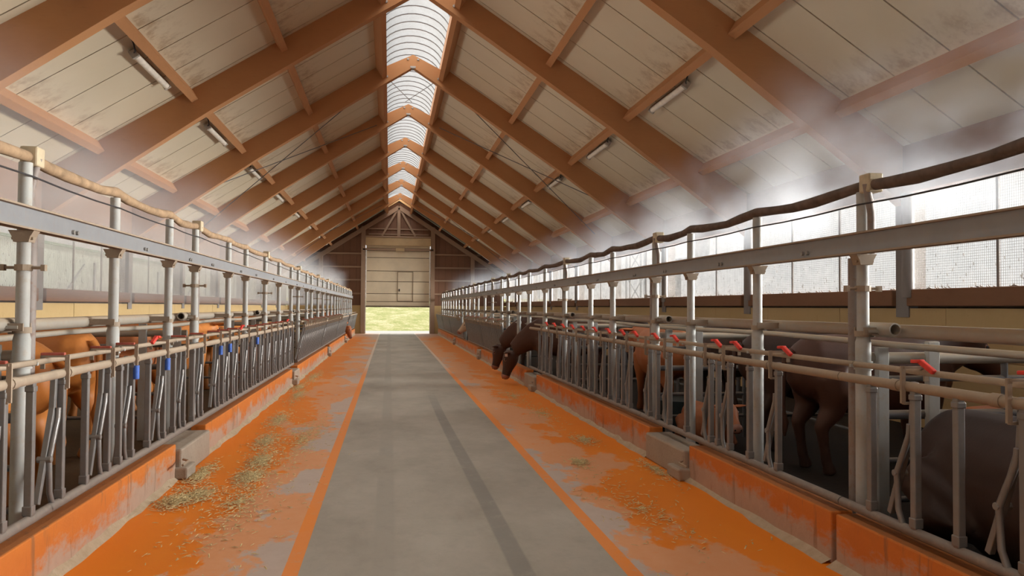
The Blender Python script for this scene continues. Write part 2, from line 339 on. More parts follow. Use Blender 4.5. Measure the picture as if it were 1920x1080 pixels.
# ------------------------------------------------------------------ setting: ground, floor, pens
WL, WR, Y0, Y1 = -6.3, 7.4, -8.0, 50.1
S, F0 = 4.9646, 0.448
FR = [F0 + S * n for n in range(-1, 10)]             # timber frames along the barn
struct(MB().box(KL - 0.1, KR + 0.1, Y0, Y1 + 0.25, -0.2, 0.0).build('floor', 'floor'))
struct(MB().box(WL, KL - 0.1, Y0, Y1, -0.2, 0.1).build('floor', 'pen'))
struct(MB().box(KR + 0.1, WR, Y0, Y1, -0.2, 0.1).build('floor', 'pen_shaded'))
struct(MB().box(-90, 90, Y1 + 0.25, 56.5, -0.3, -0.02).build('yard_ground', 'yard'))
struct(MB().box(-90, WL - 0.2, -60, Y1 + 0.25, -0.3, -0.02).build('yard_ground', 'yard'))
struct(MB().box(WR + 0.2, 90, -60, Y1 + 0.25, -0.3, -0.02).build('yard_ground', 'yard'))
struct(MB().box(WL - 0.2, WR + 0.2, -60, Y0, -0.3, -0.02).build('yard_ground', 'yard'))
mb = MB(); N = 40
for i in range(N + 1):
    for j in range(13):
        x = -40 + 84 * i / N; y = 56.5 + j * 1.6
        mb.v.append((x, y, -0.03 + 0.28 * j * (1 - 0.02 * j) + random.uniform(-0.06, 0.06) * (j > 0)))
for i in range(N):
    for j in range(12): a = i * 13 + j; mb.f.append((a, a + 13, a + 14, a + 1))
struct(mb.build('grass_bank_ground', 'grass', None, True))

# ------------------------------------------------------------------ kerbs
def kerb(s, x0, spans, blocks):
    for k, (a, b) in enumerate(spans):
        t = empty('feed_kerb', (x0, (a + b) / 2, 0)); h = (b - a) / 2
        struct(t); t['label'] = '%s orange painted kerb section along the %s feed strip' % (ORD[k], SIDES[s])
        m = MB(); w = s * 0.17
        n = max(2, int((b - a) / 0.8)); pr = random.Random(k + 50 * s)
        ys = [-h + 2 * h * i / n for i in range(n + 1)]
        m.box(min(0, w), max(0, w), -h, h, 0, 0.355)
        m.build('kerb_wall', 'kerb', t, False, 0.012)
        fl = MB(); nn = max(3, int((b - a) / 0.25)); vs = []; fs = []
        for i in range(nn + 1):
            y = -h + 2 * h * i / nn; e = pr.uniform(0.03, 0.085); z = pr.uniform(0.03, 0.075)
            vs += [(s * 0.01, y, -0.01), (-s * e, y, -0.005), (-s * e * 0.5, y, z * 0.35), (s * 0.01, y, z)]
        for i in range(nn):
            for q in range(4): a2 = i * 4 + q; b2 = i * 4 + (q + 1) % 4; fs.append((a2, b2, b2 + 4, a2 + 4))
        fl.add(vs, fs); fl.build('mortar_fillet', 'fillet', t)
    for k, (a, b) in enumerate(blocks):
        t = empty('kerb_block', (x0, (a + b) / 2, 0)); h = (b - a) / 2; struct(t)
        t['label'] = '%s bare concrete block set between orange kerb sections on the %s' % (ORD[k], SIDES[s])
        xa, xb = sorted((-s * 0.05, s * 0.26))
        MB().box(xa, xb, -h, h, 0, 0.30).build('block', 'block', t, False, 0.02)
        xa, xb = sorted((-s * 0.12, s * 0.05)); MB().box(xa, xb, -h - 0.05, -h + 0.3, 0, 0.12).build('toe', 'block', t, False, 0.02)
        MB().tube([(-s * 0.07, -h - 0.02, 0.2), (-s * 0.14, -h - 0.1, 0.2), (-s * 0.14, -h - 0.32, 0.2)], 0.012, 6).build('steel_pin', 'rail', t)
kerb(-1, KL, [(-4, 8.22), (9.50, 17.62), (18.6, 27.4), (28.3, 37.6), (38.5, 48.8)], [(8.24, 9.48), (17.64, 18.58), (27.42, 28.28), (37.62, 38.48)])
kerb(1, KR, [(-4, 3.0), (3.06, 4.90), (4.96, 7.52), (8.74, 15.8), (17.0, 25.6), (26.5, 35.6), (36.5, 48.8)], [(7.54, 8.72), (15.82, 16.98), (25.62, 26.48), (35.62, 36.48)])

# ------------------------------------------------------------------ roof: frames, panels, purlins, skylight
def zr(x, off=0.0): return RZ - RM * abs(x - RX) + off
DF = 0.55; SK = 0.80                                  # frame depth, half-width of the ridge opening
EW = 6.86
for k, y in enumerate(FR):
    t = empty('timber_roof_frame', (RX, y, 0))
    i = k - 2
    tag(t, ('timber rafter pair just overhead, before the first full frame' if k == 1 else 'timber rafter pair behind the camera' if k == 0 else '%s brown timber rafter pair from the camera, meeting at the ridge' % ORD[i]), 'roof frame', 'timber roof frames')
    for s in (-1, 1):
        m = MB(); yA, yB = -0.2, 0.0
        top = lambda d: RZ - RM * d
        poly = [(0, RZ - DF), (0, RZ - 0.22), (s * SK, top(SK) - 0.10), (s * SK, top(SK)), (s * EW, top(EW)), (s * EW, top(EW) - DF - 0.30), (s * (EW - 0.5), top(EW - .5) - DF - 0.24), (s * (EW - 3.0), top(EW - 3) - DF - 0.05), (s * 1.4, top(1.4) - DF)]
        m.prism(poly, yA, yB); m.build('rafter', 'glulam', t)
        b = MB()
        for (dx, dz) in ((0.13, -0.36), (0.66, -0.50)):
            b.tube([(s * dx, yA - 0.025, RZ - RM * dx + dz + 0.1), (s * dx, yA + 0.01, RZ - RM * dx + dz + 0.1)], 0.028, 8)
        b.build('bolt', 'gal', t)
    MB().box(-0.07, 0.07, yA - 0.012, yB + 0.01, RZ - DF - 0.02, RZ - DF + 0.03).build('ridge_plate', 'gal', t)
roof = struct(empty('ceiling'))
for s in (-1, 1):
    me = None
    for k in range(57):
        yy = Y0 + 1.0 * k
        if yy > 49.6: break
        if me is None:
            xa = SK * s; xb = (EW + 0.3) * s
            me = MB().prism([(xa, RZ - RM * SK), (xb, RZ - RM * (EW + 0.3)), (xb, RZ - RM * (EW + 0.3) + 0.07), (xa, RZ - RM * SK + 0.07)], 0.012, 0.988).mesh('panel', 'panel')
        link('panel', me, roof, (RX, yy, 0))
    xa = RX + s * SK; xb = RX + s * (EW + 0.7)
    MB().prism([(xa, zr(xa, 0.075)), (xb, zr(xb, 0.075)), (xb, zr(xb, 0.11)), (xa, zr(xa, 0.11))], Y0 - 0.5, Y1 + 0.5).build('outer_sheet', 'roofdark', roof)
    ang = math.atan(RM) * s
    meP = {}
    for b in range(len(FR)):
        ya = FR[b]; yb = FR[b + 1] - 0.2 if b + 1 < len(FR) else Y1 - 0.35
        L = yb - ya
        for d in (0.90, 2.68, 4.29, 5.91):
            key = (round(L, 3), d)
            if key not in meP:
                w, h = (0.13, 0.22) if d > 1 else (0.12, 0.34)
                cx = s * d; cz = RZ - RM * d
                n = Vector((-s * RM, 0, -1)).normalized(); n = Vector((s * -math.sin(math.atan(RM)), 0, -math.cos(math.atan(RM)))); tg = Vector((s * math.cos(math.atan(RM)), 0, -math.sin(math.atan(RM))))
                q = []
                for (aa, bb) in ((-w/2, 0), (w/2, 0), (w/2, h), (-w/2, h)): v = Vector((cx, 0, cz)) + tg * aa + n * bb; q.append((v.x, v.z))
                meP[key] = MB().prism(q, 0.0, L).mesh('purlin', 'purlin')
            link('purlin', meP[key], roof, (RX, ya, 0))
    # upstand board along the ridge opening
    xe = RX + s * SK; xi, xo = sorted((xe, xe - s * 0.05))
    MB().box(xi, xo, Y0, Y1, zr(xe) - 0.12, zr(xe) + 0.34).build('upstand_board', 'purlin', roof)
    # thin bracing rods in two bays
    for (b, ) in ((5,), (9,)):
        ya, yb = FR[b] + 0.05, FR[b + 1] - 0.25 if b + 1 < len(FR) else Y1 - 0.4
        for (d0, d1) in ((1.0, 6.2), (6.2, 1.0)):
            p = (RX + s * d0, ya, zr(RX + s * d0, -0.32)); q = (RX + s * d1, yb, zr(RX + s * d1, -0.32))
            MB().tube([p, q], 0.012, 6).build('bracing_rod', 'gate', roof)
MB().tube([(RX - 0.7, FR[5] + .05, RZ - .75), (RX + 0.1, FR[6] - .3, RZ - .18)], 0.01, 6).build('bracing_rod', 'gate', roof)
MB().tube([(RX + 0.7, FR[5] + .05, RZ - .75), (RX - 0.1, FR[6] - .3, RZ - .18)], 0.01, 6).build('bracing_rod', 'gate', roof)
sky = struct(empty('skylight_window', (RX, 0, 0)))
ARC = [(SK * 1.06 * math.cos(a), RZ - RM * SK + 0.30 + 0.62 * math.sin(a)) for a in [PI * i / 16 for i in range(17)]]
seg = MB(); vs = [(x, y, z) for y in (0.0, S - 0.02) for x, z in ARC]
seg.add(vs, [(i, i + 1, i + 18, i + 17) for i in range(16)])
mp = seg.mesh('pane', 'skylight', True)
for y in [FR[0] - S] + FR: link('pane', mp, sky, (0, y, 0))
rb = MB().tube([(x * 0.985, 0, z - 0.012) for x, z in ARC], 0.014, 5).mesh('rib', 'rib', True)
y = FR[0]
while y < 49.5: link('rib', rb, sky, (0, y, 0)); y += 0.52

# ceiling lamps on the third purlin
def lamp(s, k, y, d=4.29):
    x = RX + s * (d + 0.13); z = zr(x) - 0.10
    t = empty('ceiling_lamp', (x, y, z)); t.rotation_euler = (0, s * math.atan(RM), 0)
    tag(t, '%s milky tube lamp from the camera on the %s roof slope' % (ORD[k], SIDES[s]), 'lamp', 'tube lamps under the roof')
    L = 0.85
    MB().box(-0.05, 0.05, -L, L, -0.01, 0.05).build('tray', 'lampbody', t, False, 0.008)
    MB().tube([(0, -L + 0.03, -0.03), (0, L - 0.03, -0.03)], [(0.055, 0.05)] * 2, 12).build('diffuser', 'lamp', t, True)
    for e in (-1, 1): MB().box(-0.06, 0.06, e * L - 0.04, e * L + 0.02, -0.085, 0.045).build('end_cap', 'lampbody', t, False, 0.01)
    MB().tube([(0, -L, 0), (-0.05 * s, -L - 0.15, -0.05), (-0.1 * s, -L - 0.25, 0.02), (-0.12 * s, -L - 0.3, 0.12)], 0.012, 6).build('cable', 'wire', t, True)
for k in range(8):
    for s in (-1, 1):
        lamp(s, k, FR[k + 3] + (2.9 if s < 0 else 2.95) if k == 0 else FR[k + 3] + 2.75)

# ------------------------------------------------------------------ side walls and windows
SILL0, SILL1, WT = 1.80, 2.04, 3.44
netseed = 0
def net_mesh(L, H):
    m = MB(); r = 0.0018; p = 0.034
    n = int(L / p)
    for i in range(1, n): y = i * L / n; m.bar((0, y, 0), (0, y, H), r * 2, r * 2)
    n = int(H / p)
    for i in range(1, n): z = i * H / n; m.bar((0.004, 0, z), (0.004, L, z), r * 2, r * 2)
    pr = random.Random(3)
    for i in range(130):
        y = pr.uniform(0, L); z = H * pr.random() ** 1.8 * 0.62; l = pr.uniform(0.015, 0.05)
        m.bar((0.006, y, z), (0.006, y + pr.uniform(-.01, .01), z + l), 0.006, 0.008)
    for i in range(60):
        y = pr.uniform(0, L); l = pr.uniform(0.02, 0.07)
        m.bar((0.006, y, 0.005), (0.006, y + l, pr.uniform(.01, .03)), 0.012, 0.012)
    return m.mesh('netting', 'net')
WY = FR + [Y1]
netm = {}
wn_ = 0
for s, xw in ((-1, WL), (1, WR)):
    w = struct(empty('wall_' + SIDES[s], (xw, 0, 0)))
    a, b = sorted((0, s * 0.12))
    # plywood sheets, each 2.48 m long, two rows
    k = 0
    for row, (z0, z1) in enumerate(((0.0, 1.10), (1.106, SILL0 - 0.03))):
        me = MB().box(a, b, 0.004, 2.478, z0, z1).mesh('plywood_sheet', 'ply')
        yy = Y0
        while yy < Y1 - 1: link('plywood_sheet', me, w, (random.uniform(-.004, .004), yy, 0)); yy += S / 2
    a, b = sorted((s * 0.13, s * 0.16)); MB().box(a, b, Y0, Y1, 0, SILL0).build('backing', 'roofdark', w)
    a, b = sorted((-s * 0.05, s * 0.16)); MB().box(a, b, Y0, Y1, WT, zr(xw) + 0.02).build('wall_plate', 'sill', w)
    for i, y in enumerate(FR):
        a, b = sorted((-s * 0.02, s * 0.26)); MB().box(a, b, y - 0.27, y + 0.01, SILL0 - 0.16, WT + 0.15).build('column', 'column', w)
        if s > 0: MB().tube([(-s * 0.07, y - 0.33, SILL0 + 0.12), (-s * 0.07, y - 0.33, WT - 0.02)], 0.085, 12).build('downpipe', 'column', w, True)
        ya = y + 0.02; yb = (FR[i + 1] if i + 1 < len(FR) else Y1) - 0.30; L = yb - ya
        wn_ += 1
        win = struct(empty('window_%d' % wn_, (xw, ya, SILL1)))
        a, b = sorted((-s * 0.08, s * 0.14))
        MB().box(a, b, 0, L, SILL0 - SILL1, 0).build('sill', 'sill', win, False, 0.015)
        H = WT - SILL1
        if s > 0 or True:
            key = round(L, 2)
            if key not in netm: netm[key] = net_mesh(L, H)
            nt = link('netting', netm[key], win, (s * 0.05, 0, 0)); nt['kind'] = 'stuff'
        for f in (1/3., 2/3.): MB().box(-0.012 + s * .06, 0.012 + s * .06, L * f - 0.02, L * f + 0.02, 0, H).build('mullion', 'column', win)

# ------------------------------------------------------------------ end wall with the big door, and the back wall
DL, DR = -1.49, 2.53
ew = struct(empty('wall_end', (RX, Y1, 0)))
def clad(poly_x0, poly_x1, z0):
    x = poly_x0
    while x < poly_x1 - 0.01:
        x2 = min(x + 0.42, poly_x1)
        za, zb = RZ - RM * abs(x - RX), RZ - RM * abs(x2 - RX)
        if za > z0 and zb > z0:
            m = MB(); q = [(x + 0.006 - RX, z0), (x2 - 0.006 - RX, z0), (x2 - 0.006 - RX, zb), (x + 0.006 - RX, za)]
            m.prism(q, 0.02 + random.uniform(0, .012), 0.06); m.build('cladding_board', 'brown', ew)
        x = x2
clad(WL, DL - 0.18, 1.80); clad(DL - 0.18, DR + 0.18, 6.2); clad(DR + 0.18, WR, 1.80)
MB().prism([(WL - RX, 1.8), (DL - RX - .18, 1.8), (DL - RX - .18, 6.2), (DR - RX + .18, 6.2), (DR - RX + .18, 1.8), (WR - RX, 1.8), (WR - RX, zr(WR)), (0, RZ + .05), (WL - RX, zr(WL))], 0.065, 0.10).build('backing', 'roofdark', ew)
for (xa, xb) in ((WL, DL - 0.02), (DR + 0.02, WR)):
    MB().box(xa - RX, xb - RX, -0.1, 0.15, 0, 1.80).build('concrete_base', 'ply', ew)
for z in (2.55, 3.42, 4.25, 5.1):
    MB().box(WL - RX, DL - RX - 0.3, -0.07, 0.02, z - 0.05, z + 0.05).build('girt', 'girt', ew)
    MB().box(DR - RX + 0.3, WR - RX, -0.07, 0.02, z - 0.05, z + 0.05).build('girt', 'girt', ew)
for z in (6.36, 6.70): MB().box(-1.9, 1.9, -0.07, 0.02, z - 0.04, z + 0.04).build('girt', 'girt', ew)
for x in (-4.3, 5.3): MB().box(x - RX - 0.12, x - RX + 0.12, -0.24, -0.05, 0, zr(x) - 0.3).build('post', 'girt', ew)
for x in (DL - 0.19, DR + 0.19): MB().box(x - RX - 0.13, x - RX + 0.13, -0.26, 0.0, 0, zr(x) - 0.25).build('post', 'girt', ew)
for s in (-1, 1):
    MB().bar((0, -0.17, RZ - 0.42), (s * EW, -0.17, RZ - RM * EW - 0.42), 0.16, 0.26).build('top_chord', 'girt', ew)
    MB().bar((s * 0.12, -0.14, RZ - 0.62), (s * 1.05, -0.14, 6.25), 0.10, 0.12).build('brace', 'girt', ew)
MB().box(-0.1, 0.1, -0.22, -0.02, 6.2, RZ - 0.35).build('king_post', 'girt', ew)
gb = struct(empty('trim_1', (RX, FR[-1] + 4.4, 0)))
k = 0
for s in (-1, 1):
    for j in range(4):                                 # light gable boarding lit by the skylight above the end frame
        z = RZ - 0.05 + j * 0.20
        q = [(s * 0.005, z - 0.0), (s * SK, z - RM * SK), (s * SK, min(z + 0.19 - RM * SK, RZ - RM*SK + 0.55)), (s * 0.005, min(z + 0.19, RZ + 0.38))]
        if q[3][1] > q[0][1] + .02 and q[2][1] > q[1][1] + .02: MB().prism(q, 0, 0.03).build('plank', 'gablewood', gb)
door = struct(empty('door_1', (DL, Y1 - 0.12, 0)))
DW = DR - DL
zs = [1.76, 2.04, 2.55, 3.32, 4.0, 4.85, 5.30]
for a, b in zip(zs, zs[1:]): MB().box(0, DW, 0, 0.05, a + 0.018, b - 0.018).build('door_panel', 'door', door, False, 0.012)
MB().box(0.02, DW - 0.02, 0.02, 0.045, zs[0], zs[-1] + 0.3).build('seam_core', 'seam', door)
MB().box(-0.02, DW + 0.02, -0.02, 0.05, zs[0] - 0.07, zs[0] + 0.015).build('bottom_seal', 'seam', door)
MB().box(-0.25, DW + 0.25, -0.14, -0.04, 5.30, 5.44).build('spring_shaft', 'girt', door, False, 0.02)
MB().box(1.85, 2.40, -0.22, -0.02, 5.26, 5.46).build('motor_box', 'doorhead', door, False, 0.02)
MB().box(0, DW, -0.06, 0.05, 5.46, 5.62).build('top_door_panel', 'door', door, False, 0.01)
MB().box(-0.05, DW + 0.05, -0.24, 0.05, 5.62, 6.12).build('header_board', 'doorhead', door, False, 0.01)
MB().box(-0.05, DW + 0.05, -0.28, 0.05, 6.13, 6.22).build('header_cap', 'girt', door)
wk = MB()
for x in (1.98, 2.95): wk.box(x - 0.015, x + 0.015, -0.014, 0.0, 2.08, 3.95)
for z in (2.08, 3.95): wk.box(1.98, 2.95, -0.014, 0.0, z - 0.015, z + 0.015)
wk.build('wicket_door_frame', 'seam', door)
MB().box(2.05, 2.13, -0.05, 0.0, 2.70, 2.86).build('handle', 'wire', door)
for x in (-0.06, DW + 0.06): MB().box(x - 0.05, x + 0.05, -0.06, 0.12, 0, 5.4).build('jamb', 'jamb', door)
bk = struct(empty('wall_back', (RX, Y0, 0)))
q = [(WL - RX, 0), (DL - RX, 0), (DL - RX, 4.2), (DR - RX, 4.2), (DR - RX, 0), (WR - RX, 0), (WR - RX, zr(WR)), (0, RZ), (WL - RX, zr(WL))]
MB().prism(q, -0.12, 0).build('gable_sheet', 'brown', bk)

# ------------------------------------------------------------------ fences: posts, beams, hoses, wires, big rails
PYL = [5.45, 7.12, 8.79, 9.92, 11.89, 13.28, 15.30, 17.17, 19.26, 20.70, 22.79, 24.17, 26.30, 28.29, 30.30, 32.22, 34.1, 35.8, 37.4, 39.1, 40.8, 42.4, 44.1, 45.8, 47.4, 49.0]
PYR = [4.96, 6.53, 8.09, 9.24, 11.10, 12.37, 14.27, 16.17, 18.05, 19.50, 21.36, 22.63, 24.70, 26.66, 28.73, 30.21, 31.96, 33.44, 35.2, 36.9, 38.6, 40.3, 42.0, 43.7, 45.4, 47.1, 48.8]
EXTRA = [-3.0, -1.4, 0.2, 1.9, 3.5]
MAINL = (5.45, 9.92, 15.30, 20.70, 26.30, 30.30, 35.8, 40.8, 45.8); MAINR = (4.96, 9.24, 14.27, 21.36, 24.70, 30.21, 35.2, 40.3, 45.4)
for s, xp, py, main, zb, zh, hose in ((-1, -2.35, PYL, MAINL, 2.225, 2.715, 'hoseL'), (1, 3.27, PYR, MAINR, 2.135, 2.615, 'hoseR')):
    side = SIDES[s]
    lowm = MB().tube([(0, 0, 0.1), (0, 0, 1.52), (0, 0, 1.56)], [0.052, 0.052, 0.043], 14).mesh('lower_tube', 'post', True)
    upm = MB().tube([(0, 0, 1.54), (0, 0, zh - 0.045)], 0.041, 14).mesh('upper_tube', 'post', True)
    col = MB().tube([(0, 0, 1.33), (0, 0, 1.39)], 0.062, 14); col.bar((-s * 0.055, 0.0, 1.36), (-s * 0.10, 0.0, 1.36), 0.02, 0.02)
    col.tube([(-s * 0.05, 0.0, 1.36), (-s * 0.075, 0.0, 1.36)], 0.016, 6)
    colm = col.mesh('collar', 'post', True)
    cl = MB().tube([(0, 0, 1.56), (0, 0, 1.60)], 0.056, 12); cl.bar((-s * 0.03, -0.055, 1.60), (s * 0.26, -0.055, 1.60), 0.012, 0.05); cl.bar((-s * 0.03, 0.055, 1.60), (s * 0.26, 0.055, 1.60), 0.012, 0.05)
    clm = cl.mesh('rail_clamp', 'rail', True)
    br = MB().prism([(-0.046, zb - 0.075), (0.046, zb - 0.075), (0.055, zb - 0.04), (0.078, zb), (-0.078, zb), (-0.055, zb - 0.04)], -0.046, 0.046); br.tube([(-0.065, -0.02, zb - 0.05), (0.065, -0.02, zb - 0.05)], 0.01, 6)
    brm = br.mesh('beam_bracket', 'rail')
    chm = MB().tube([(0, 0, 0.1), (0, 0, zb - 0.02)], 0.042, 12).mesh('twin_tube', 'channel', True)
    dpm = MB().tube([(0, 0, zb), (0.0, 0, zh - 0.2), (-s * 0.05, -0.02, zh)], 0.026, 10).mesh('drop_pipe', 'channel', True)
    bx = MB().box(-0.05, 0.06, -0.06, 0.06, zh - 0.06, zh + 0.07).mesh('hose_connector', 'box', False, 0.012)
    cp = MB().tube([(-0.12, 0, zb - 0.24), (0.12, 0, zb - 0.24)], 0.010, 6); cp.box(-0.135, -0.11, -0.02, 0.02, zb - .26, zb - .22); cp.box(0.11, 0.135, -0.02, 0.02, zb - .26, zb - .22); cp.tube([(0, 0, zb - .26), (0, 0, zb - .22)], 0.053, 10)
    cpm = cp.mesh('pipe_clamp', 'rail')
    stub = MB().ring((s * 0.105, -0.20, 1.615), (s * 0.105, 0.12, 1.615), 0.045, 0.036); stub.bar((0, -0.05, 1.60), (s * 0.08, -0.06, 1.60), 0.05, 0.02); stub.bar((0, 0.03, 1.56), (s * 0.09, 0.03, 1.56), 0.04, 0.012)
    stm = stub.mesh('pipe_stub', 'pipe', True)
    for k, y in enumerate(py):
        t = empty('steel_post', (xp, y, 0)); mn = y in main
        tag(t, ('%s grey %s steel post from the camera in the %s fence' % (ORD[k], 'double' if mn else 'single', side)), 'post', 'steel posts of the %s feed fence' % side)
        link('lower_tube', lowm, t); link('upper_tube', upm, t); link('collar', colm, t); link('rail_clamp', clm, t); link('beam_bracket', brm, t)
        if mn:
            link('twin_tube', chm, t, (-0.0 if s < 0 else -0.0, 0.0, 0) if False else ((s * 0.015, 0.125, 0) if s < 0 else (s * 0.015, 0.125, 0)))
            link('drop_pipe', dpm, t, (s * 0.01, 0.10 if s < 0 else -0.085, 0)); link('hose_connector', bx, t, (0, 0.08 if s < 0 else -0.09, 0)); link('pipe_clamp', cpm, t); link('pipe_stub', stm, t)
    # beam: C profile, web towards the alley
    t = empty('channel_beam', (xp, 22, zb)); tag(t, 'long grey steel channel beam running along the %s row of posts' % side, 'beam')
    w0 = -s * 0.055
    prof = [(w0, 0), (w0 + s * 0.012, 0), (w0 + s * 0.012, 0.15), (w0, 0.15)]
    MB().prism(prof, -26, 27.8).build('web', 'beam', t)
    for (z0, z1) in ((0.0, 0.012), (0.138, 0.15)):
        MB().prism([(w0 - s * 0.035, z0), (w0 + s * 0.05, z0), (w0 + s * 0.05, z1), (w0 - s * 0.035, z1)], -26, 27.8).build('flange', 'rail', t)
    bm_ = MB().tube([(w0 - s * 0.018, 0, 0.05), (w0, 0, 0.05)], 0.016, 6); bm_.tube([(w0 - s * 0.018, 0.07, 0.05), (w0, 0.07, 0.05)], 0.016, 6); bme = bm_.mesh('bolt_pair', 'gal')
    for y in py[:14]: link('bolt_pair', bme, t, (0, y + 0.62 - 22, 0.0))
    # hose riding over the post tops
    pts = []; rr = random.Random(5 + s); allp = EXTRA + py
    for a, b in zip(allp, allp[1:]):
        for f in (0, 0.2, 0.4, 0.6, 0.8):
            sag = math.sin(PI * f) * (0.022 + 0.02 * rr.random()); pts.append((xp + rr.uniform(-.006, .006), a + (b - a) * f, zh - sag + (0.0 if f else rr.uniform(-.004, .01))))
    rad = [0.040 + 0.004 * math.sin(i * 1.7) for i in range(len(pts))]
    t = MB().tube(pts, rad, 12).build('mist_hose', hose, None, True)
    tag(t, 'long %s wavy mist hose riding on the %s post tops' % ('tan dusty' if s < 0 else 'shade-darkened', side), 'hose')
    pts = []
    for a, b in zip(allp, allp[1:]):
        for f in (0, 0.33, 0.66): pts.append((xp - s * 0.045, a + (b - a) * f, zh - 0.135 - 0.012 * math.sin(PI * f)))
    wt = empty('support_wire', (0, 0, 0)); tag(wt, 'thin dark wire strung below the %s mist hose' % side, 'wire')
    MB().tube(pts, 0.0065, 5).build('cable', 'wire', wt)
    tl = MB().ring((0, 0, -0.012), (0, 0, 0.012), 0.047, 0.041, 10)
    tlm = MB(); tlm.v = tl.v; tlm.f = tl.f; tlm = tlm.mesh('tie', 'wire')
    for y in py[:16]:
        o = link('tie', tlm, wt, (xp, y, zh - 0.135))
    t = empty('fence_rail', (xp + s * 0.215, 22, 1.60)); tag(t, 'thick dusty galvanised rail behind the %s row of posts' % side, 'rail')
    MB().tube([(0, -27, 0), (0, 26.5, 0)], 0.047, 14).build('rail_tube', 'pipe', t, True)
    jm = MB().tube([(0, -0.04, 0), (0, 0.04, 0)], 0.053, 14).mesh('joint_sleeve', 'pipe', True)
    for y in range(-24, 26, 6): link('joint_sleeve', jm, t, (0, y + 0.7 + s * .5, 0))
    t = MB().tube([(xp + s * 0.36, y - 0.0, 1.50 + 0.012 * math.sin(y * 1.1)) for y in range(-5, 50)], 0.024, 8).build('water_pipe', 'pipe', None, True)
    tag(t, 'thin pipe sagging just below the thick rail of the %s fence' % side, 'pipe')

